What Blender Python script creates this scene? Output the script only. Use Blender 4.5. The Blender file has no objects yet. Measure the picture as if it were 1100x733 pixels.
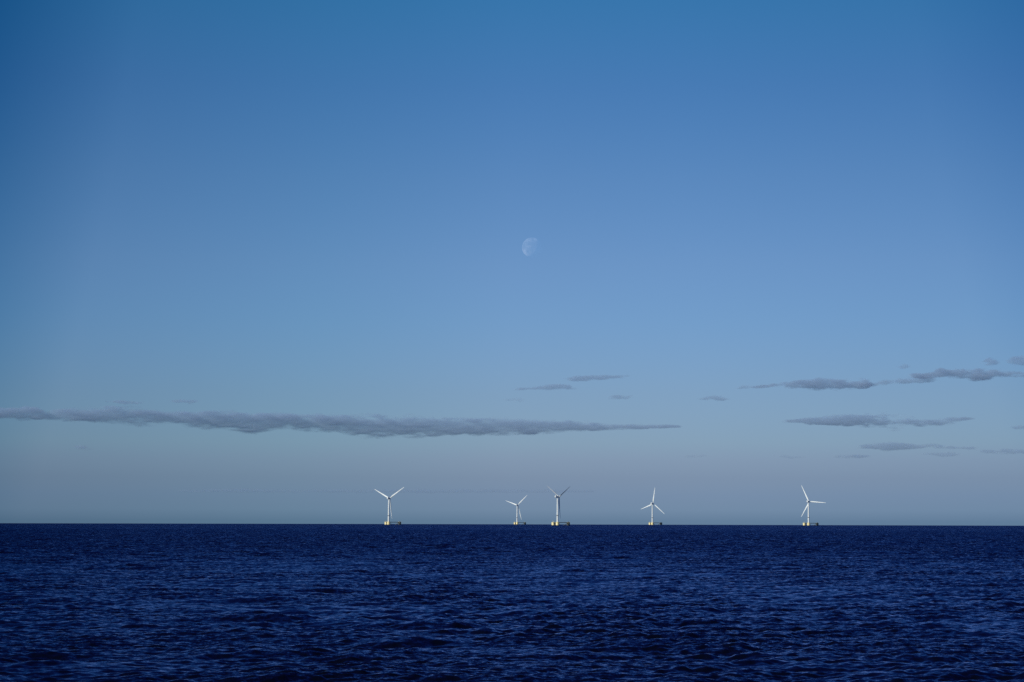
import bpy, math, random
import numpy as np
from mathutils import Vector, Matrix

sc = bpy.context.scene
C = sc.collection
RAD = math.radians
R_EARTH = 7.43e6            # effective radius with refraction
EYE = 15.0                  # deck of a ferry

# ------------------------------------------------------------------ camera
cam = bpy.data.cameras.new('camera')
cam.sensor_width = 36.0
cam.lens = 70.6
cam.clip_start = 0.5
cam.clip_end = 1.0e6
cam_o = bpy.data.objects.new('camera', cam)
C.objects.link(cam_o)
PITCH, ROLL = 5.10, 0.14
cam_o.matrix_world = (Matrix.Translation((0, 0, EYE)) @ Matrix.Rotation(RAD(90 + PITCH), 4, 'X')
                      @ Matrix.Rotation(RAD(ROLL), 4, 'Z'))
sc.camera = cam_o

# ------------------------------------------------------------------ sun + sky
SUN_AZ, SUN_EL = -124.0, 20.0          # clockwise from the viewing direction (+Y)
sun = bpy.data.lights.new('sun', 'SUN')
sun.energy = 3.6
sun.angle = RAD(0.5)
sun.color = (1.0, 0.95, 0.85)
sun_o = bpy.data.objects.new('sun', sun)
C.objects.link(sun_o)
S = Vector((math.sin(RAD(SUN_AZ)) * math.cos(RAD(SUN_EL)), math.cos(RAD(SUN_AZ)) * math.cos(RAD(SUN_EL)), math.sin(RAD(SUN_EL))))
sun_o.rotation_euler = S.to_track_quat('Z', 'Y').to_euler()
sun_o.location = (0, 0, 300)

world = bpy.data.worlds.new('World')
sc.world = world
world.use_nodes = True
nt = world.node_tree
bg = nt.nodes['Background']
bg.inputs[1].default_value = 0.0935
sky = nt.nodes.new('ShaderNodeTexSky')
sky.sky_type = 'NISHITA'
sky.sun_disc = False
sky.sun_elevation = RAD(SUN_EL)
sky.sun_rotation = RAD(SUN_AZ % 360)
sky.altitude = 10


def lin(c):
    return [((v / 255 + 0.055) / 1.055) ** 2.4 if v > 10 else v / 255 / 12.92 for v in c]


# clear, hazy-bottomed maritime air: tint of the sky model by elevation
NISH = {0.3: (.271, .252, .171), 0.7: (.332, .310, .205), 1.5: (.402, .401, .278), 3: (.406, .457, .368), 5: (.354, .448, .432),
        8: (.279, .388, .447), 10: (.241, .347, .433), 12: (.211, .313, .413), 15: (.177, .270, .378), 20: (.140, .218, .327),
        30: (.099, .157, .253), 45: (.072, .115, .194), 60: (.061, .098, .168), 90: (.061, .098, .166)}
AIR = {0.0: (103, 129, 154), 0.3: (110, 133, 158), 0.7: (116, 138, 164), 1.2: (121, 142, 168), 1.7: (127, 149, 175), 2.2: (128, 155, 180),
       3.6: (123, 155, 187), 5.7: (111, 151, 193), 7.3: (104, 144, 190), 9.7: (88, 132, 183), 12.3: (70, 120, 175), 14.7: (55, 115, 168),
       20: (38, 90, 154), 30: (24, 58, 136), 45: (14, 36, 110), 60: (9, 28, 92), 90: (8, 26, 80)}
nk = sorted(NISH)
ramp = nt.nodes.new('ShaderNodeValToRGB')
cr = ramp.color_ramp
cr.interpolation = 'LINEAR'
stops = []
for el in sorted(AIR):
    n = [float(np.interp(el, nk, [NISH[k][c] for k in nk])) for c in range(3)]
    t = lin(AIR[el])
    stops.append((math.sqrt(math.sin(RAD(el))), [t[c] / n[c] / 2.0 for c in range(3)]))
while len(cr.elements) < len(stops):
    cr.elements.new(0.5)
for e, (p, col) in zip(cr.elements, stops):
    e.position = p
for e, (p, col) in zip(cr.elements, stops):
    e.color = (*col, 1)
tc = nt.nodes.new('ShaderNodeTexCoord')
sep = nt.nodes.new('ShaderNodeSeparateXYZ')
nt.links.new(tc.outputs['Generated'], sep.inputs[0])


def wmath(op, a, b=None):
    m = nt.nodes.new('ShaderNodeMath')
    m.operation = op
    for i, v in enumerate((a, b)):
        if v is None:
            continue
        if isinstance(v, (int, float)):
            m.inputs[i].default_value = v
        else:
            nt.links.new(v, m.inputs[i])
    return m.outputs[0]


zz2 = wmath('MAXIMUM', sep.outputs['Z'], 0.0)
zz = wmath('SQRT', wmath('MAXIMUM', sep.outputs['Z'], 0.0))
nt.links.new(zz, ramp.inputs[0])
az = nt.nodes.new('ShaderNodeValToRGB')       # lens corner falloff put into the sky colour, darker towards both sides
AZS = [(-.33, (.17, .48, .62)), (-.235, (.77, .86, .89)), (-.11, (.87, .955, .955)), (0.0, (1, 1, 1)), (.10, (.96, .965, .97)), (.25, (.83, .855, .87)), (.33, (.53, .66, .74))]
while len(az.color_ramp.elements) < len(AZS):
    az.color_ramp.elements.new(0.5)
for e, (u, v) in zip(az.color_ramp.elements, AZS):
    e.position = u + 0.5
for e, (u, v) in zip(az.color_ramp.elements, AZS):
    e.color = (*v, 1)
az.color_ramp.interpolation = 'LINEAR'
nt.links.new(wmath('ADD', wmath('MULTIPLY', sep.outputs['X'], wmath('ADD', wmath('MULTIPLY', wmath('MINIMUM', zz2, 0.3), 1.2), 1.0)), 0.5), az.inputs[0])


def wmix(a, b, kind='MULTIPLY'):
    m = nt.nodes.new('ShaderNodeMix')
    m.data_type = 'RGBA'
    m.blend_type = kind
    m.clamp_result = False
    m.inputs['Factor'].default_value = 1.0
    nt.links.new(a, m.inputs['A'])
    if isinstance(b, tuple):
        m.inputs['B'].default_value = b
    else:
        nt.links.new(b, m.inputs['B'])
    return m.outputs['Result']


col = wmix(sky.outputs[0], ramp.outputs[0])
col = wmix(col, az.outputs[0])
col = wmix(col, (2, 2, 2, 1))
nt.links.new(col, bg.inputs[0])

sc.view_settings.view_transform = 'Standard'
sc.view_settings.look = 'None'
sc.view_settings.exposure = 0
sc.view_settings.gamma = 1
sc.view_settings.use_curve_mapping = False
sc.cycles.use_denoising = False
sc.cycles.max_bounces = 6
sc.cycles.volume_bounces = 1
sc.cycles.transparent_max_bounces = 24


# ------------------------------------------------------------------ helpers
def tag(o, label=None, cat=None, group=None, kind=None):
    for k, v in (('label', label), ('category', cat), ('group', group), ('kind', kind)):
        if v:
            o[k] = v
    return o


def material(name):
    m = bpy.data.materials.new(name)
    m.use_nodes = True
    return m, m.node_tree, m.node_tree.nodes['Principled BSDF']


def node(t, kind, **kw):
    n = t.nodes.new(kind)
    for k, v in kw.items():
        setattr(n, k, v)
    return n


def nmath(t, op, *a):
    m = node(t, 'ShaderNodeMath', operation=op)
    for i, v in enumerate(a):
        if isinstance(v, (int, float)):
            m.inputs[i].default_value = v
        else:
            t.links.new(v, m.inputs[i])
    return m.outputs[0]


def paint(name, c, rough=0.45, dirt=0.12, scale=0.25, metal=0.0):
    """painted steel with faint weathering"""
    m, t, b = material(name)
    co = node(t, 'ShaderNodeTexCoord')
    mp = node(t, 'ShaderNodeMapping')
    mp.inputs['Scale'].default_value = (1, 1, 0.25)
    nz = node(t, 'ShaderNodeTexNoise')
    nz.inputs['Scale'].default_value = scale
    nz.inputs['Detail'].default_value = 5
    t.links.new(co.outputs['Object'], mp.inputs[0])
    t.links.new(mp.outputs[0], nz.inputs['Vector'])
    mx = node(t, 'ShaderNodeMix', data_type='RGBA')
    t.links.new(nz.outputs['Fac'], mx.inputs['Factor'])
    mx.inputs['A'].default_value = (*[v * (1 - dirt) for v in c], 1)
    mx.inputs['B'].default_value = (*c, 1)
    t.links.new(mx.outputs['Result'], b.inputs['Base Color'])
    b.inputs['Roughness'].default_value = rough
    b.inputs['Metallic'].default_value = metal
    return m


M_WHITE = paint('white_paint', (0.74, 0.78, 0.72))
M_YELLOW = paint('yellow_paint', (0.88, 0.76, 0.36), dirt=0.12)
M_BRACE = paint('brace_paint', (0.13, 0.14, 0.07), dirt=0.25)
M_OLIVE = paint('olive_column', (0.10, 0.11, 0.075), rough=0.6)  # darker tone used on each platform's third column
M_GREY = paint('grey_steel', (0.10, 0.11, 0.12), rough=0.6)
M_DARK = paint('dark_gap', (0.03, 0.035, 0.045), rough=0.7)
M_FOUL = paint('waterline_growth', (0.05, 0.045, 0.03), rough=0.8)


class MB:
    """collects vertices and faces into one mesh"""

    def __init__(self):
        self.v, self.f = [], []

    def add(self, vs, fs):
        o = len(self.v)
        self.v += [tuple(p) for p in vs]
        self.f += [tuple(i + o for i in f) for f in fs]
        return self

    def loft(self, rings, cap=True):
        n = len(rings[0])
        vs = [p for r in rings for p in r]
        fs = []
        for i in range(len(rings) - 1):
            for j in range(n):
                k = (j + 1) % n
                fs.append((i * n + j, i * n + k, (i + 1) * n + k, (i + 1) * n + j))
        if cap:
            fs.append(tuple(reversed(range(n))))
            fs.append(tuple((len(rings) - 1) * n + j for j in range(n)))
        return self.add(vs, fs)

    def lathe(self, prof, n=32, cx=0, cy=0):
        return self.loft([[(cx + r * math.cos(2 * math.pi * j / n), cy + r * math.sin(2 * math.pi * j / n), z) for j in range(n)] for r, z in prof])

    def tube(self, a, b, r, n=10, r2=None):
        a, b = Vector(a), Vector(b)
        d = (b - a).normalized()
        u = d.orthogonal().normalized()
        w = d.cross(u)
        r2 = r if r2 is None else r2
        return self.loft([[p + (u * math.cos(2 * math.pi * j / n) + w * math.sin(2 * math.pi * j / n)) * q for j in range(n)] for p, q in ((a, r), (b, r2))])

    def box(self, c, s, rot=0.0):
        cx, cy, cz = c
        hx, hy, hz = (v / 2 for v in s)
        ca, sa = math.cos(rot), math.sin(rot)
        vs = [(cx + x * ca - y * sa, cy + x * sa + y * ca, cz + z) for z in (-hz, hz) for x, y in ((-hx, -hy), (hx, -hy), (hx, hy), (-hx, hy))]
        return self.add(vs, [(0, 3, 2, 1), (4, 5, 6, 7), (0, 1, 5, 4), (1, 2, 6, 5), (2, 3, 7, 6), (3, 0, 4, 7)])

    def mesh(self, name, mat, smooth=40):
        me = bpy.data.meshes.new(name)
        me.from_pydata(self.v, [], self.f)
        me.materials.append(mat)
        me.validate()
        me.update()
        if smooth:
            me.shade_smooth()
            me.set_sharp_from_angle(angle=RAD(smooth))
        return me


def link(name, me, parent=None, mat=None):
    o = bpy.data.objects.new(name, me)
    C.objects.link(o)
    if parent is not None:
        o.parent = parent
    if mat is not None:
        o.matrix_local = mat
    return o


def drop(r):
    return -r * r / (2 * R_EARTH)


def direction(px, py):
    """world direction of a point of the 1100 x 733 photograph (used to survey positions)"""
    f = 1100 * cam.lens / cam.sensor_width
    v = Vector(((px - 550) / f, (366.5 - py) / f, -1)).normalized()
    return (cam_o.matrix_world.to_3x3() @ v).normalized()


# ------------------------------------------------------------------ the sea
random.seed(4)


def wave_tile(N, L, kmin, kmax, hs, wind, seed, spread=2.0, power=3.6, kp=None):
    """random sea surface of significant height hs on a periodic tile"""
    rng = np.random.default_rng(seed)
    k1 = np.fft.fftfreq(N, L / N) * 2 * np.pi
    kx, ky = np.meshgrid(k1, k1)
    k = np.hypot(kx, ky)
    k[0, 0] = 1
    cosw = (kx * wind[0] + ky * wind[1]) / k
    P = k ** (-power) * np.exp(-1.25 * (kp / k) ** 2) * (0.12 + np.abs(cosw) ** spread)
    P[(k < kmin) | (k > kmax)] = 0
    P[0, 0] = 0
    h = np.fft.ifft2((rng.normal(size=(N, N)) + 1j * rng.normal(size=(N, N))) * np.sqrt(P)).real
    h *= hs / 4 / h.std()
    return h


def sample(h, L, x, y):
    N = h.shape[0]
    u = (x / L * N) % N
    v = (y / L * N) % N
    i = np.floor(u).astype(int)
    j = np.floor(v).astype(int)
    fu, fv = u - i, v - j
    i %= N
    j %= N
    i2, j2 = (i + 1) % N, (j + 1) % N
    return (h[j, i] * (1 - fu) + h[j, i2] * fu) * (1 - fv) + (h[j2, i] * (1 - fu) + h[j2, i2] * fu) * fv


T1 = wave_tile(1024, 173.0, 2 * math.pi / 14, 2 * math.pi / 0.85, 0.52, (0.30, -0.95), 1, kp=2 * math.pi / 11)
T2 = wave_tile(1024, 811.0, 2 * math.pi / 90, 2 * math.pi / 11, 0.80, (0.20, -0.98), 2, spread=3, kp=2 * math.pi / 27)

rows = [70.0]
while rows[-1] < 32000:
    r = rows[-1]
    d = r * r / 150000.0
    if r < 170:
        d = 0.8
    elif r < 3200:
        d = min(max(d, 0.25), 2.4)
    else:
        d = min(2.4 + (r - 3200) * 0.02, 400)
    rows.append(r + d)
rows = np.array(rows)
cols = np.concatenate([np.linspace(-75, -18.5, 90)[:-1], np.arange(-18.5, 18.5, 0.04), np.linspace(18.5, 75, 90)]) * np.pi / 180
RR, AA = np.meshgrid(rows, cols, indexing='ij')
X, Y = RR * np.sin(AA), RR * np.cos(AA)
Z = -RR * RR / (2 * R_EARTH)
fade = np.clip((4600 - RR) / 2400, 0, 1)
hx = sample(T1, 173.0, X * 0.966 + Y * 0.259, Y * 0.966 - X * 0.259)
hl = sample(T2, 811.0, X, Y)
patch = sample(wave_tile(256, 1500.0, 2 * math.pi / 900, 2 * math.pi / 30, 4.0, (1, 0), 7, power=2.6, kp=2 * math.pi / 150), 1500.0, X, Y)
Z = Z + (hx * (1 + 0.16 * np.clip(patch, -2, 2)) + hl) * fade
co = np.stack([X, Y, Z], -1).astype(np.float32).reshape(-1, 3)
nr, nc = RR.shape
idx = np.arange(nr * nc, dtype=np.int32).reshape(nr, nc)
quads = np.stack([idx[:-1, :-1], idx[:-1, 1:], idx[1:, 1:], idx[1:, :-1]], -1).reshape(-1, 4)
me = bpy.data.meshes.new('sea')
me.vertices.add(len(co))
me.vertices.foreach_set('co', co.ravel())
me.loops.add(quads.size)
me.loops.foreach_set('vertex_index', quads.ravel())
me.polygons.add(len(quads))
me.polygons.foreach_set('loop_start', np.arange(0, quads.size, 4, dtype=np.int32))
me.polygons.foreach_set('use_smooth', np.ones(len(quads), dtype=bool))
me.update(calc_edges=True)
if me.polygons[0].normal.z < 0:
    me.flip_normals()
m, t, b = material('sea_water')
geo = node(t, 'ShaderNodeNewGeometry')


def slopes(scale, detail, amp_x, amp_y, vec):
    nz = node(t, 'ShaderNodeTexNoise', noise_dimensions='2D')
    nz.inputs['Scale'].default_value = scale
    nz.inputs['Detail'].default_value = detail
    nz.inputs['Roughness'].default_value = 0.6
    t.links.new(vec, nz.inputs['Vector'])
    a = node(t, 'ShaderNodeVectorMath', operation='SUBTRACT')
    t.links.new(nz.outputs['Color'], a.inputs[0])
    a.inputs[1].default_value = (0.5, 0.5, 0.5)
    s = node(t, 'ShaderNodeVectorMath', operation='MULTIPLY')
    t.links.new(a.outputs[0], s.inputs[0])
    s.inputs[1].default_value = (amp_x, amp_y, 0)
    return s.outputs[0]


def vadd(a, b):
    n = node(t, 'ShaderNodeVectorMath', operation='ADD')
    for i, v in enumerate((a, b)):
        if isinstance(v, tuple):
            n.inputs[i].default_value = v
        else:
            t.links.new(v, n.inputs[i])
    return n.outputs[0]


def vscale(a, f):
    n = node(t, 'ShaderNodeVectorMath', operation='SCALE')
    t.links.new(a, n.inputs[0])
    if isinstance(f, (int, float)):
        n.inputs['Scale'].default_value = f
    else:
        t.links.new(f, n.inputs['Scale'])
    return n.outputs[0]


pos = geo.outputs['Position']
gust = node(t, 'ShaderNodeTexNoise', noise_dimensions='2D')       # cat's paws: the wind roughens the water in patches
gust.inputs['Scale'].default_value = 0.022
gust.inputs['Detail'].default_value = 4
gust.inputs['Distortion'].default_value = 0.6
t.links.new(pos, gust.inputs['Vector'])
gm_ = node(t, 'ShaderNodeMapRange')
t.links.new(gust.outputs['Fac'], gm_.inputs['Value'])
gm_.inputs['From Min'].default_value = 0.36
gm_.inputs['From Max'].default_value = 0.64
gm_.inputs['To Min'].default_value = 0.6
gm_.inputs['To Max'].default_value = 1.4
rip = vscale(vadd(slopes(0.8, 2, 0.4, 0.5, pos), vadd(slopes(4.0, 2, 0.3, 0.35, pos), (0.0, -0.09, 0.0))), gm_.outputs['Result'])
# beyond the modelled waves the wave slopes are carried by the normal; the
# waves run towards the viewer, so their steep faces lean that way (-Y)
ln = node(t, 'ShaderNodeVectorMath', operation='LENGTH')
t.links.new(pos, ln.inputs[0])
mr = node(t, 'ShaderNodeMapRange')
t.links.new(ln.outputs['Value'], mr.inputs['Value'])
mr.inputs['From Min'].default_value = 2200
mr.inputs['From Max'].default_value = 4600
far = mr.outputs['Result']
fs = vadd(slopes(0.05, 4, 0.5, 0.7, pos), (0.0, -0.24, 0.0))
mr2 = node(t, 'ShaderNodeMapRange')
t.links.new(ln.outputs['Value'], mr2.inputs['Value'])
mr2.inputs['From Min'].default_value = 300
mr2.inputs['From Max'].default_value = 1100
mid = vscale(vadd(slopes(0.25, 3, 0.3, 0.45, pos), (0.0, -0.115, 0.0)), mr2.outputs['Result'])
rip = vadd(rip, mid)
fs = vadd(fs, (0.0, 0.20, 0.0))
tot = vadd(vadd(geo.outputs['Normal'], rip), vscale(fs, far))
nrm = node(t, 'ShaderNodeVectorMath', operation='NORMALIZE')
t.links.new(tot, nrm.inputs[0])
t.nodes.remove(b)
out = [n for n in t.nodes if n.type == 'OUTPUT_MATERIAL'][0]
fr = node(t, 'ShaderNodeFresnel')
fr.inputs['IOR'].default_value = 1.333
gl = node(t, 'ShaderNodeBsdfGlossy')
gl.inputs['Color'].default_value = (0.58, 0.59, 0.93, 1)
gl.inputs['Roughness'].default_value = 0.12
deep = node(t, 'ShaderNodeBsdfDiffuse')
deep.inputs['Color'].default_value = (0.0022, 0.0034, 0.0080, 1)
for n in (fr, gl):
    t.links.new(nrm.outputs[0], n.inputs['Normal'])
ms = node(t, 'ShaderNodeMixShader')
t.links.new(fr.outputs[0], ms.inputs[0])
t.links.new(deep.outputs[0], ms.inputs[1])
t.links.new(gl.outputs[0], ms.inputs[2])
t.links.new(ms.outputs[0], out.inputs['Surface'])
me.materials.append(m)
sea = tag(link('sea', me), kind='structure')

# ------------------------------------------------------------------ wind turbine meshes (metres)
HUB_H = 105.0
TOWER_BASE = 13.2
DECK = 11.5


def airfoil(c, th, n=14):
    pts = []
    for i in range(n):                       # upper surface from the trailing edge, then lower
        x = 0.5 * (1 + math.cos(math.pi * i / (n - 1)))
        y = 5 * th * (0.2969 * math.sqrt(x) - 0.126 * x - 0.3516 * x * x + 0.2843 * x ** 3 - 0.1036 * x ** 4)
        pts.append(((0.32 - x) * c, y * c))
    for i in range(1, n - 1):
        x = 0.5 * (1 - math.cos(math.pi * i / (n - 1)))
        y = -5 * th * (0.2969 * math.sqrt(x) - 0.126 * x - 0.3516 * x * x + 0.2843 * x ** 3 - 0.1036 * x ** 4)
        pts.append(((0.32 - x) * c, y * c * 0.75))
    return pts


def blade_mesh():
    L = 80.0
    mb = MB()
    rings = []
    n = 14
    m_ = 2 * n - 2
    for s in (0, 0.015, 0.04, 0.08, 0.13, 0.18, 0.23, 0.3, 0.4, 0.5, 0.6, 0.7, 0.8, 0.88, 0.94, 0.975, 0.992, 1.0):
        c = np.interp(s, [0, 0.04, 0.2, 0.45, 0.7, 0.9, 0.97, 1], [3.4, 3.6, 5.8, 4.4, 3.0, 1.9, 1.2, 0.25])
        th = np.interp(s, [0, 0.2, 0.5, 1], [1.0, 0.34, 0.22, 0.15])
        tw = RAD(np.interp(s, [0, 0.15, 0.4, 0.7, 1], [16, 14, 6, 2, 0]))
        circ = float(np.interp(s, [0, 0.03, 0.16], [1, 1, 0]))
        af = airfoil(c, th, n)
        ring = []
        for i, (x, y) in enumerate(af):
            a = math.pi * 2 * i / m_
            cxp, cyp = -math.cos(a) * c / 2, math.sin(a) * c / 2
            x = x * (1 - circ) + cxp * circ
            y = y * (1 - circ) + cyp * circ
            bend = 2.4 * s * s               # pre-bend forward
            ring.append((x * math.cos(tw) - y * math.sin(tw), x * math.sin(tw) + y * math.cos(tw) + bend, 1.9 + s * L))
        rings.append(ring)
    mb.loft(rings)
    return mb.mesh('blade', M_WHITE, 50)


def superellipse(w, h, z0, n=24, e=3.2):
    out = []
    for j in range(n):
        a = 2 * math.pi * j / n
        ca, sa = math.cos(a), math.sin(a)
        out.append((math.copysign(abs(ca) ** (2 / e), ca) * w / 2, math.copysign(abs(sa) ** (2 / e), sa) * h / 2 + z0))
    return out


def nacelle_mesh():
    mb = MB()
    rings = []
    for y, w, h, z in ((-11.5, 4.2, 3.8, 0.7), (-11.0, 5.6, 5.2, 0.6), (-6, 6.6, 7.0, 0.5), (0, 6.8, 7.2, 0.4), (3.5, 6.4, 6.6, 0.2), (5.2, 5.6, 5.6, 0.0), (5.6, 4.6, 4.6, 0)):
        rings.append([(x, y, zz_) for x, zz_ in superellipse(w, h, z)])
    mb.loft(rings)
    return mb.mesh('nacelle', M_WHITE)


def cooler_mesh():
    mb = MB()
    mb.box((0, -9.6, 4.9), (5.4, 1.0, 2.0))
    for x in (-3, 0, 3):
        mb.tube((x * .7, -7.0, 3.6), (x * .7, -9.4, 5.2), 0.16, 6)
    return mb.mesh('cooler', M_WHITE, 30)


def helihoist_mesh():
    mb = MB()
    for x in (-2.6, 2.6):
        for y in (-8.5, -5.5, -2.5):
            mb.tube((x, y, 3.6), (x, y, 5.1), 0.09, 6)
        mb.tube((x, -8.5, 5.1), (x, -2.5, 5.1), 0.09, 6)
    mb.tube((-2.6, -2.5, 5.1), (2.6, -2.5, 5.1), 0.09, 6)
    return mb.mesh('roof_railing', M_GREY, 30)


def hub_mesh():
    mb = MB()
    mb.lathe([(2.5, -1.9), (2.9, -1.6), (3.0, 0), (2.8, 1.2), (2.2, 2.3), (1.2, 3.1), (0.25, 3.45)], 28)
    mb.v = [(x, z, -y) for x, y, z in mb.v]
    return mb.mesh('hub', M_WHITE)


def tower_mesh():
    mb = MB()
    prof = []
    zt = HUB_H - 3.6
    for i in range(13):
        s = i / 12
        prof.append((3.5 + (2.3 - 3.5) * s ** 1.1, TOWER_BASE + (zt - TOWER_BASE) * s))
    mb.lathe(prof, 40)
    for zf in (0.33, 0.66):                  # section flanges
        z = TOWER_BASE + (zt - TOWER_BASE) * zf
        r = 3.5 + (2.3 - 3.5) * zf ** 1.1
        mb.lathe([(r + 0.02, z - 0.15), (r + 0.10, z - 0.13), (r + 0.10, z + 0.13), (r + 0.02, z + 0.15)], 40)
    return mb.mesh('tower', M_WHITE)


def band_mesh():
    mb = MB()
    z = 36.0
    r = 3.3
    mb.lathe([(r, z - 1.1), (r + 0.28, z - 1.0), (r + 0.28, z + 1.0), (r, z + 1.1)], 40)
    mb.lathe([(r + 0.2, z + 1.15), (r + 1.25, z + 1.2), (r + 1.25, z + 1.4), (r + 0.2, z + 1.45)], 40)
    for j in range(16):
        a = 2 * math.pi * j / 16
        x, y = (r + 1.15) * math.cos(a), (r + 1.15) * math.sin(a)
        mb.tube((x, y, z + 1.4), (x, y, z + 2.5), 0.05, 5)
    return mb.mesh('sensor_band', M_GREY)


def door_mesh():
    mb = MB()
    mb.box((0, 0, 0), (1.2, 0.25, 2.4))
    return mb.mesh('door', M_GREY, 30)


def column_mesh(r=6.1, mat=None):
    mb = MB()
    mb.lathe([(r, -14), (r, DECK - 0.7), (r + 0.5, DECK - 0.5), (r + 0.5, DECK), (0.5, DECK + 0.02)], 48)
    return mb.mesh('column', mat or M_YELLOW)


def growth_mesh(r=6.1):
    mb = MB()
    mb.lathe([(r + 0.01, -3.0), (r + 0.06, -2.9), (r + 0.06, 1.1), (r + 0.01, 1.25)], 48)
    return mb.mesh('waterline_band', M_FOUL)


def railing_mesh(r=6.3, h=1.3):
    mb = MB()
    n = 24
    p = [(r * math.cos(2 * math.pi * j / n), r * math.sin(2 * math.pi * j / n)) for j in range(n)]
    for j in range(n):
        a, b_ = p[j], p[(j + 1) % n]
        mb.tube((*a, DECK), (*a, DECK + h), 0.06, 5)
        for z in (h, h * 0.5):
            mb.tube((*a, DECK + z), (*b_, DECK + z), 0.05, 5)
    return mb.mesh('railing', M_YELLOW, 30)


def landing_mesh(r=6.1):
    """boat landing with two fender tubes and a ladder"""
    mb = MB()
    for y in (-0.95, 0.95):
        mb.tube((r + 1.1, y, -4), (r + 1.1, y, DECK - 2), 0.32, 10)
        for z in (1.5, DECK - 2.6):
            mb.tube((r - 0.2, y, z), (r + 1.1, y, z), 0.2, 8)
    for y in (-0.35, 0.35):
        mb.tube((r + 0.6, y, -3), (r + 0.6, y, DECK + 1), 0.06, 6)
    z = 0.0
    while z < DECK:
        mb.tube((r + 0.6, -0.35, z), (r + 0.6, 0.35, z), 0.03, 5)
        z += 0.4
    return mb.mesh('boat_landing', M_DARK, 40)


def crane_mesh():
    mb = MB()
    mb.tube((0, 0, DECK), (0, 0, DECK + 4.2), 0.35, 12)
    mb.tube((0, 0, DECK + 4.0), (5.2, 0, DECK + 4.9), 0.22, 8, 0.14)
    mb.tube((0.3, 0, DECK + 2.6), (2.4, 0, DECK + 4.3), 0.1, 6)
    mb.box((-0.5, 0, DECK + 3.9), (1.2, 0.8, 0.8))
    return mb.mesh('deck_crane', M_YELLOW, 30)


def cabinet_mesh():
    mb = MB()
    mb.box((0, 0, DECK + 1.1), (3.4, 2.2, 2.1))
    mb.box((0, 0, DECK + 2.25), (3.6, 2.4, 0.16))
    mb.box((1.4, -3.0, DECK + 0.8), (1.4, 1.3, 1.5))
    return mb.mesh('equipment_cabinet', M_GREY, 30)


def beam_mesh(L, z, r, name, z2=None):
    mb = MB()
    a, b_ = 5.9, L - 5.9
    mb.tube((a, 0, z), (b_, 0, z if z2 is None else z2), r, 16)
    return mb.mesh(name, M_BRACE)


def walkway_mesh(L):
    mb = MB()
    a, b_ = 6.0, L - 6.0
    mb.box((L / 2, 0, DECK - 0.25), (b_ - a, 1.5, 0.16))
    n = 14
    for y in (-0.75, 0.75):
        for i in range(n + 1):
            x = a + (b_ - a) * i / n
            mb.tube((x, y, DECK - 0.2), (x, y, DECK + 0.9), 0.04, 5)
        for z in (0.9, 0.4):
            mb.tube((a, y, DECK + z), (b_, y, DECK + z), 0.045, 5)
    return mb.mesh('walkway', M_GREY, 30)


def transition_mesh():
    mb = MB()
    mb.lathe([(5.4, DECK - 0.1), (5.2, DECK + 0.5), (4.1, DECK + 1.1), (3.55, TOWER_BASE + 0.03)], 40)
    return mb.mesh('transition_piece', M_YELLOW)


LSIDE = 58.0
ME = dict(blade=blade_mesh(), nacelle=nacelle_mesh(), cooler=cooler_mesh(), roof_railing=helihoist_mesh(), hub=hub_mesh(),
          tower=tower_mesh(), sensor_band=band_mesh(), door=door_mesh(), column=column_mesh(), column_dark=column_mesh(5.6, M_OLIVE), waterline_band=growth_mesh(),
          railing=railing_mesh(), boat_landing=landing_mesh(), deck_crane=crane_mesh(), equipment_cabinet=cabinet_mesh(),
          beam_top=beam_mesh(LSIDE, DECK - 1.2, 1.0, 'beam'), beam_low=beam_mesh(LSIDE, -9.0, 0.9, 'beam'),
          walkway=walkway_mesh(LSIDE), transition_piece=transition_mesh(),
          brace=beam_mesh(LSIDE / 2 + 5.9, DECK - 2.2, 0.5, 'brace', z2=-8.0))


def rotor_frame(yaw):
    F = Vector((math.sin(RAD(yaw)), math.cos(RAD(yaw)), 0))
    h = Vector((math.cos(RAD(yaw)), -math.sin(RAD(yaw)), 0))
    tl = RAD(5)
    F2 = F * math.cos(tl) + Vector((0, 0, math.sin(tl)))
    U2 = -F * math.sin(tl) + Vector((0, 0, math.cos(tl)))
    return F, h, F2, U2


def mat3(x, y, z, loc):
    return Matrix(((x.x, y.x, z.x, loc[0]), (x.y, y.y, z.y, loc[1]), (x.z, y.z, z.z, loc[2]), (0, 0, 0, 1)))


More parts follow.
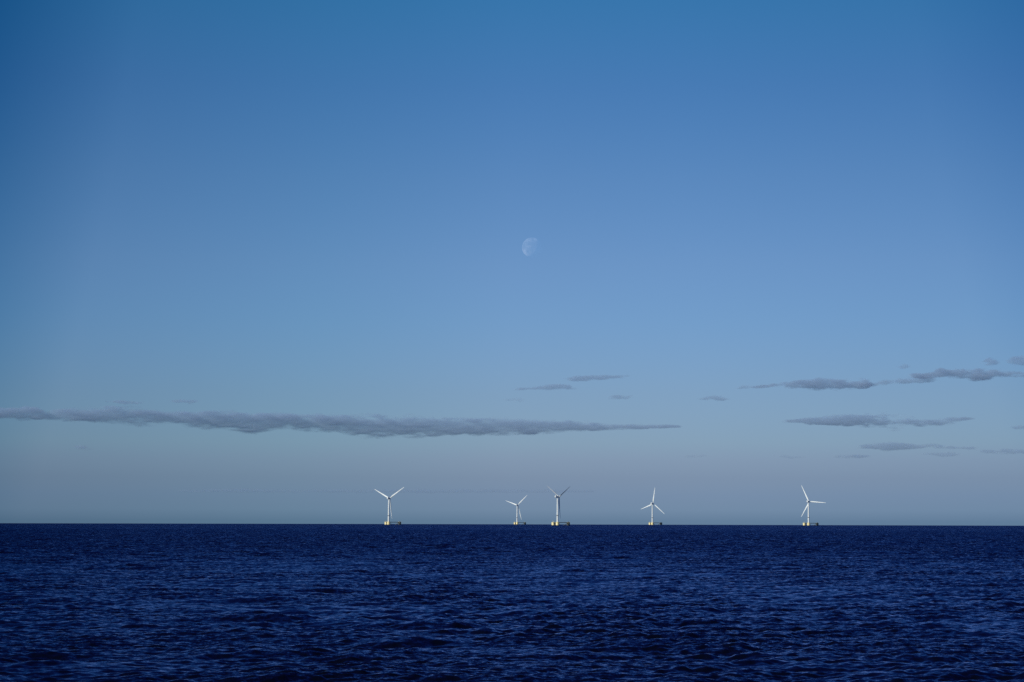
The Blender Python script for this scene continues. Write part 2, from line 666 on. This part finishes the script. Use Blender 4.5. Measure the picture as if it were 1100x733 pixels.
def turbine(px, dist, yaw, blades, phi, label, pitch=3.0):
    d = direction(px, 560)
    a = math.atan2(d.x, d.y)
    root = bpy.data.objects.new('wind_turbine', None)
    C.objects.link(root)
    root.location = (dist * math.sin(a), dist * math.cos(a), drop(dist))
    root.rotation_euler = (0, 0, -a)                # local +Y points straight away from the ferry
    tag(root, label, 'wind turbine', 'floating wind turbines on the horizon')
    tw = link('tower', ME['tower'], root)
    link('sensor_band', ME['sensor_band'], tw)
    link('door', ME['door'], tw, Matrix.Rotation(RAD(35), 4, 'Z') @ Matrix.Translation((0, -3.45, TOWER_BASE + 1.9)))
    F, h, F2, U2 = rotor_frame(yaw)
    nac = link('nacelle', ME['nacelle'], root, mat3(h, F, Vector((0, 0, 1)), (0, 0, HUB_H)))
    link('cooler', ME['cooler'], nac)
    link('roof_railing', ME['roof_railing'], nac)
    hc = F * 7.6 + Vector((0, 0, HUB_H + 0.4))
    link('hub', ME['hub'], root, mat3(h, F2, U2, hc))
    for th in blades:
        if math.cos(RAD(yaw)) < 0:
            th = 180 - th
        dv = h * math.cos(RAD(th)) + U2 * math.sin(RAD(th))
        tv = F2.cross(dv)
        bm = mat3(tv, F2, dv, hc) @ Matrix.Rotation(RAD(pitch), 4, 'Z')
        link('blade', ME['blade'], root, bm)
    # the three-column floating platform, the tower on one of the columns
    pts = [Vector((0, 0, 0)), Vector((math.cos(RAD(phi)), math.sin(RAD(phi)), 0)) * LSIDE,
           Vector((math.cos(RAD(phi - 60)), math.sin(RAD(phi - 60)), 0)) * LSIDE]
    for i, p in enumerate(pts):
        cen = (pts[0] + pts[1] + pts[2]) / 3
        out = math.atan2(p.y - cen.y, p.x - cen.x)
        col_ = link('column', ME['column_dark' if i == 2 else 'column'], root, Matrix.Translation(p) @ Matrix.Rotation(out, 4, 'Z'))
        link('waterline_band', ME['waterline_band'], col_)
        link('railing', ME['railing'], col_)
        if i == 0:
            link('boat_landing', ME['boat_landing'], col_, Matrix.Rotation(RAD(165) - out, 4, 'Z'))
        elif i == 1:
            link('boat_landing', ME['boat_landing'], col_, Matrix.Rotation(RAD(-10) - out, 4, 'Z'))
            link('deck_crane', ME['deck_crane'], col_, Matrix.Translation((-2, 2, 0)))
        else:
            link('equipment_cabinet', ME['equipment_cabinet'], col_)
    link('transition_piece', ME['transition_piece'], root)
    for i, j in ((0, 1), (1, 2), (2, 0)):
        p, q = pts[i], pts[j]
        ang = math.atan2(q.y - p.y, q.x - p.x)
        mw = Matrix.Translation(p) @ Matrix.Rotation(ang, 4, 'Z')
        link('beam', ME['beam_top'], root, mw)
        link('beam', ME['beam_low'], root, mw)
        wk = link('walkway', ME['walkway'], root, mw)
        link('brace', ME['brace'], root, mw)
        link('brace', ME['brace'], root, Matrix.Translation(q) @ Matrix.Rotation(ang + math.pi, 4, 'Z'))
    return root


turbine(417.5, 8050, 32, (33, 153, 273), 100, 'white turbine farthest left, rotor like a Y with one blade hanging beside its tower')
turbine(555.5, 11000, 30, (42, 162, 282), 102, 'smallest and most distant white turbine, just left of the one with a dark blade')
turbine(598.9, 7450, 52, (27, 147, 267), 106, 'tallest thick towered turbine with one blade dark in shadow, middle of the row', pitch=82)
turbine(700.8, 10000, 32, (80, 200, 320), 102, 'white turbine with one blade straight up and two drooping, second from the right')
turbine(868.6, 9000, 28, (-4, 116, 236), 109, 'white turbine farthest right, one blade pointing level to the right')

# ------------------------------------------------------------------ clouds: thin grey banks 40 km away
mc, tcl, bc = material('cloud_vapour')
tcl.nodes.remove(bc)
out = [n for n in tcl.nodes if n.type == 'OUTPUT_MATERIAL'][0]
SIGMA = 0.0022            # scattering per metre
vol = node(tcl, 'ShaderNodeVolumePrincipled')
vol.inputs['Color'].default_value = (0.53, 0.71, 0.93, 1)  # blue haze of the air in between put into the cloud colour
vol.inputs['Density'].default_value = SIGMA
vol.inputs['Anisotropy'].default_value = 0.0
dif = node(tcl, 'ShaderNodeBsdfDiffuse')     # barely visible diffuse skin added around the volume
dif.inputs[0].default_value = (0.5, 0.56, 0.66, 1)
tr = node(tcl, 'ShaderNodeBsdfTransparent')
m2 = node(tcl, 'ShaderNodeMixShader')
m2.inputs[0].default_value = 0.015
tcl.links.new(tr.outputs[0], m2.inputs[1])
tcl.links.new(dif.outputs[0], m2.inputs[2])
tcl.links.new(m2.outputs[0], out.inputs['Surface'])
tcl.links.new(vol.outputs[0], out.inputs['Volume'])


def fbm(u, v, seed, octaves=5):
    rng = np.random.default_rng(seed)
    out_ = np.zeros_like(u)
    amp, tot_ = 1.0, 0.0
    for o in range(octaves):
        N = 64
        g = rng.normal(size=(N, N))
        f = 2 ** o
        x, y = (u * f) % N, (v * f) % N
        i, j = np.floor(x).astype(int) % N, np.floor(y).astype(int) % N
        fx, fy = x - np.floor(x), y - np.floor(y)
        fx, fy = fx * fx * (3 - 2 * fx), fy * fy * (3 - 2 * fy)
        i2, j2 = (i + 1) % N, (j + 1) % N
        out_ += amp * ((g[j, i] * (1 - fx) + g[j, i2] * fx) * (1 - fy) + (g[j2, i] * (1 - fx) + g[j2, i2] * fx) * fy)
        tot_ += amp
        amp *= 0.55
    return out_ / tot_


CLOUD_R = 40000.0


def cloud(outline, label, amount=0.62, seed=1, soft=0.85, rough=0.55, wob=1.0, group='grey cloud banks above the horizon'):
    """outline: (x, top, bottom) along the bank; a shell whose thickness follows its density"""
    xs = np.array([p[0] for p in outline], float)
    tp = np.array([p[1] for p in outline], float)
    bt = np.array([p[2] for p in outline], float)
    step = 0.55
    gx = np.arange(xs[0] - 5, xs[-1] + 5, step * 1.6)
    gy = np.arange(tp.min() - 4, bt.max() + 4, step)
    PX, PY = np.meshgrid(gx, gy)
    T_ = np.interp(PX, xs, tp)
    B_ = np.interp(PX, xs, bt)
    mid = (T_ + B_) / 2
    half = np.maximum((B_ - T_) / 2 * 1.22, 0.2)
    endd = np.minimum(PX - xs[0], xs[-1] - PX) / 9.0 + 0.12
    taper = np.clip(np.minimum(PX - xs[0], xs[-1] - PX) / (0.22 * (xs[-1] - xs[0])), 0, 1)
    half = half * (0.35 + 0.65 * np.clip(taper, 0, 1)) if xs[-1] - xs[0] < 60 else half
    warp = fbm(PX / 40, PY / 9, seed) * 1.0 + fbm(PX / 14, PY / 6.0, seed + 50, 4) * 0.8
    q = 1.0 - np.abs((PY - mid + warp * wob) / half) ** 1.6
    q = np.minimum(q, endd * 0.8)
    n2 = fbm(PX / 30, PY / 5.0, seed + 9, 5) + 0.7 * fbm(PX / 10, PY / 2.6, seed + 31, 4)
    q = q + n2 * rough
    t_ = np.clip(q / soft, 0, 1)
    t_ = t_ * t_ * (3 - 2 * t_)
    dens = 0.86 * (amount if amount > 0.55 else min(0.62, amount * 1.6)) * t_ * (1 + 0.2 * np.clip(n2, -1, 1))
    keep = t_ > 0.015
    nyy, nxx = keep.shape
    cell = keep[:-1, :-1] | keep[1:, :-1] | keep[:-1, 1:] | keep[1:, 1:]
    used = np.zeros_like(keep)
    used[:-1, :-1] |= cell
    used[1:, :-1] |= cell
    used[:-1, 1:] |= cell
    used[1:, 1:] |= cell
    vid = -np.ones((2, nyy, nxx), int)
    vs = []
    kk = np.argwhere(used)
    M3 = cam_o.matrix_world.to_3x3()
    f = 1100 * cam.lens / cam.sensor_width
    for (j, i) in kk:
        v = M3 @ Vector(((gx[i] - 550) / f, (366.5 - gy[j]) / f, -1))
        hr = math.hypot(v.x, v.y)
        thick = -math.log(1 - min(0.95, max(0.0, float(dens[j, i])))) / SIGMA
        edge = t_[j, i] <= 0.015
        for s in ((0,) if edge else (-1, 1)):
            rr_ = CLOUD_R + s * thick / 2
            p = Vector((0, 0, EYE)) + v * (CLOUD_R / hr)
            hd = Vector((v.x, v.y, 0)) / hr
            p = p + hd * (rr_ - CLOUD_R)
            vid[0 if s <= 0 else 1, j, i] = len(vs)
            if s == 0:
                vid[1, j, i] = len(vs)
            vs.append(p)
    fcs = []
    for (j, i) in np.argwhere(cell):
        q0 = [vid[0, j, i], vid[0, j + 1, i], vid[0, j + 1, i + 1], vid[0, j, i + 1]]
        q1 = [vid[1, j, i], vid[1, j, i + 1], vid[1, j + 1, i + 1], vid[1, j + 1, i]]
        if set(q0) != set(q1):
            fcs.append([int(a_) for a_ in q0])
            fcs.append([int(a_) for a_ in q1])
    org = sum(vs, Vector()) / len(vs)
    me_ = bpy.data.meshes.new('cloud')
    me_.from_pydata([tuple(p - org) for p in vs], [], fcs)
    me_.materials.append(mc)
    me_.shade_smooth()
    o = link('cloud', me_)
    o.location = org
    tag(o, label, 'cloud', group)
    return o


cloud([(-45, 438, 451), (0, 439.6, 451), (27, 437.7, 450.5), (50, 442.5, 451), (95, 437.7, 453), (130, 438.5, 455.5), (190, 442, 457), (245, 442, 461),
       (280, 445, 464), (300, 446, 462), (360, 447, 464), (400, 446.5, 470), (440, 449, 469.5), (500, 450.5, 467), (580, 451, 465.5),
       (605, 451.5, 464.5), (630, 453.8, 463.5), (660, 455.5, 462), (700, 456, 459.8), (734, 457.2, 459)],
      'very long grey blue cloud bank stretching from the left edge past the middle', 0.82, 3, soft=0.75, rough=0.3, wob=0.45)
cloud([(118, 431.5, 433), (135, 430.6, 434.2), (156, 431.5, 433.8)], 'small wisp just above the long bank, left of its twin', 0.4, 11)
cloud([(180, 430.6, 432), (200, 428.6, 433.6), (214, 429.5, 432)], 'small darker wisp above the long bank, right of its twin', 0.5, 12)
cloud([(76, 481, 483.5), (90, 479.6, 484), (102, 480.6, 483.2)], 'tiny faint wisp below the long bank near the left edge', 0.4, 13)
cloud([(608, 406.6, 408.4), (625, 404.2, 409), (650, 402.6, 407.4), (672, 403.4, 405.6)], 'narrow streak slanting up to the right, above and left of the right hand clouds', 0.5, 14)
cloud([(555, 416.6, 419.2), (575, 415.8, 419), (600, 413.6, 419.2), (618, 415.2, 418)], 'thin low streak just below and left of the slanting streak', 0.36, 15)
cloud([(652, 427, 428.6), (665, 424.8, 428.6), (682, 424.2, 427)], 'short small streak below the slanting streak, above the long bank tip', 0.38, 16)
cloud([(538, 429, 431), (552, 427, 431), (566, 428.4, 430.4)], 'very faint short streak above the middle of the long bank', 0.25, 17)
cloud([(806, 414.6, 416.4), (828, 413.4, 416.2), (850, 411.2, 417), (880, 407.8, 418), (925, 407.6, 417.8), (940, 409, 413)], 'grey cloud with a flat pointed left end, left part of the upper right row', 0.82, 18)
cloud([(925, 412.6, 415.4), (942, 411, 415), (960, 406.5, 413.5), (975, 404.6, 411.5), (996, 406, 410.5), (1006, 406.4, 408.4)], 'ragged middle cloud of the upper right row', 0.5, 19)
cloud([(978, 402.4, 405), (994, 401, 405.4), (1010, 398.4, 406), (1025, 396.8, 407), (1060, 396.8, 406.8), (1080, 399, 405), (1100, 401, 405.4), (1120, 401, 405)],
      'darkest grey cloud of the upper right row, running to the right edge', 0.88, 20)
cloud([(1055, 387.6, 391), (1063, 385.4, 392.8), (1075, 387.4, 391.4)], 'small round grey puff above the upper right row', 0.55, 21)
cloud([(1078, 387, 390.6), (1090, 384.2, 393.2), (1105, 384, 393.4), (1125, 385, 392)], 'grey puff cut by the right edge, topmost of all clouds', 0.6, 22)
cloud([(964, 393.4, 395), (972, 392, 396.2), (981, 393.4, 395)], 'tiny faint puff above the middle of the upper right row', 0.3, 23)
cloud([(790, 416.5, 418.6), (805, 413.8, 418), (818, 414.6, 417.2)], 'small wisp just left of the pointed end of the upper right row', 0.35, 24)
cloud([(752, 427.4, 429.4), (768, 425, 429), (784, 427.4, 429.6)], 'faint small wisp alone between the long bank tip and the upper right row', 0.33, 25)
cloud([(841, 452, 454), (865, 449.6, 456), (900, 447.2, 455.6), (920, 445.8, 457.6), (960, 445, 459.8), (990, 450, 458.4), (1020, 449, 456), (1043, 448.2, 450.6)],
      'spindle shaped grey cloud at right, thickest in its middle', 0.8, 26)
cloud([(922, 479.4, 481.6), (940, 475.8, 483.8), (962, 474, 483), (982, 478, 482.2), (1002, 477.6, 481.6), (1025, 479.4, 482.6), (1052, 478.6, 481.2)],
      'ragged cloud right below the spindle shaped one, thinning to the right', 0.42, 27)
cloud([(888, 489.6, 491.6), (912, 488.4, 493), (937, 489.6, 491.8)], 'short level streak low at right, under the ragged cloud', 0.36, 28)
cloud([(990, 487, 489.6), (1010, 485.6, 490.4), (1035, 486.6, 489)], 'faint level streak low at right, right of the short level streak', 0.28, 29)
cloud([(1050, 484, 486.4), (1080, 482.4, 487.4), (1112, 483.4, 487)], 'faint low streak running out at the right edge', 0.32, 30)
cloud([(830, 490, 492), (848, 488.8, 492.8), (868, 490, 492)], 'faintest low streak left of the short level streak at right', 0.24, 31)
cloud([(730, 489.6, 491), (745, 488.6, 492), (762, 489.6, 491.4)], 'tiny faint low streak below the tip of the long bank', 0.2, 33)
cloud([(1084, 458, 460), (1095, 456.8, 461), (1115, 457.4, 460)], 'faint small wisp at the right edge beside the spindle shaped cloud', 0.32, 32)
cloud([(190, 526.6, 528.4), (260, 525.8, 529.4), (400, 526, 529.6), (560, 525.8, 529.4), (640, 526.8, 528.6)], 'very faint thin layer low above the horizon behind the turbines', 0.2, 34, rough=0.3, wob=0.5)

# ------------------------------------------------------------------ the moon
md = direction(571.4, 266.0)
MOON_R = 200000.0
mr_ = MOON_R * math.tan(10.6 / (1100 * cam.lens / cam.sensor_width))
mbm = MB()
prof = [(math.sin(math.pi * i / 48) * mr_, -math.cos(math.pi * i / 48) * mr_) for i in range(49)]
prof[0] = (mr_ * 0.001, -mr_)
prof[-1] = (mr_ * 0.001, mr_)
mbm.lathe(prof, 96)
mm, tm, bm_ = material('moon_rock')
tm.nodes.remove(bm_)
out = [n for n in tm.nodes if n.type == 'OUTPUT_MATERIAL'][0]
dm = node(tm, 'ShaderNodeBsdfDiffuse')
dm.inputs['Roughness'].default_value = 1.0
co_ = node(tm, 'ShaderNodeTexCoord')
nz = node(tm, 'ShaderNodeTexNoise')
nz.inputs['Scale'].default_value = 2.6
nz.inputs['Detail'].default_value = 6
tm.links.new(co_.outputs['Generated'], nz.inputs['Vector'])
rp = node(tm, 'ShaderNodeValToRGB')
rp.color_ramp.elements[0].position = 0.42
rp.color_ramp.elements[0].color = (0.045, 0.045, 0.045, 1)
rp.color_ramp.elements[1].position = 0.60
rp.color_ramp.elements[1].color = (0.13, 0.12, 0.115, 1)
tm.links.new(nz.outputs['Fac'], rp.inputs[0])
tm.links.new(rp.outputs[0], dm.inputs[0])
trm = node(tm, 'ShaderNodeBsdfTransparent')      # daylight air in front outshines the night side
ad = node(tm, 'ShaderNodeAddShader')
tm.links.new(trm.outputs[0], ad.inputs[0])
gm = node(tm, 'ShaderNodeNewGeometry')
mb_ = node(tm, 'ShaderNodeMixShader')
tm.links.new(gm.outputs['Backfacing'], mb_.inputs[0])
tm.links.new(ad.outputs[0], mb_.inputs[1])
tm.links.new(trm.outputs[0], mb_.inputs[2])
tm.links.new(dm.outputs[0], ad.inputs[1])
tm.links.new(mb_.outputs[0], out.inputs['Surface'])
moon = link('moon', mbm.mesh('moon', mm, 180))
moon.location = Vector((0, 0, EYE)) + md * MOON_R
tag(moon, 'pale gibbous moon high in the clear blue sky, bright limb on the left', 'moon')
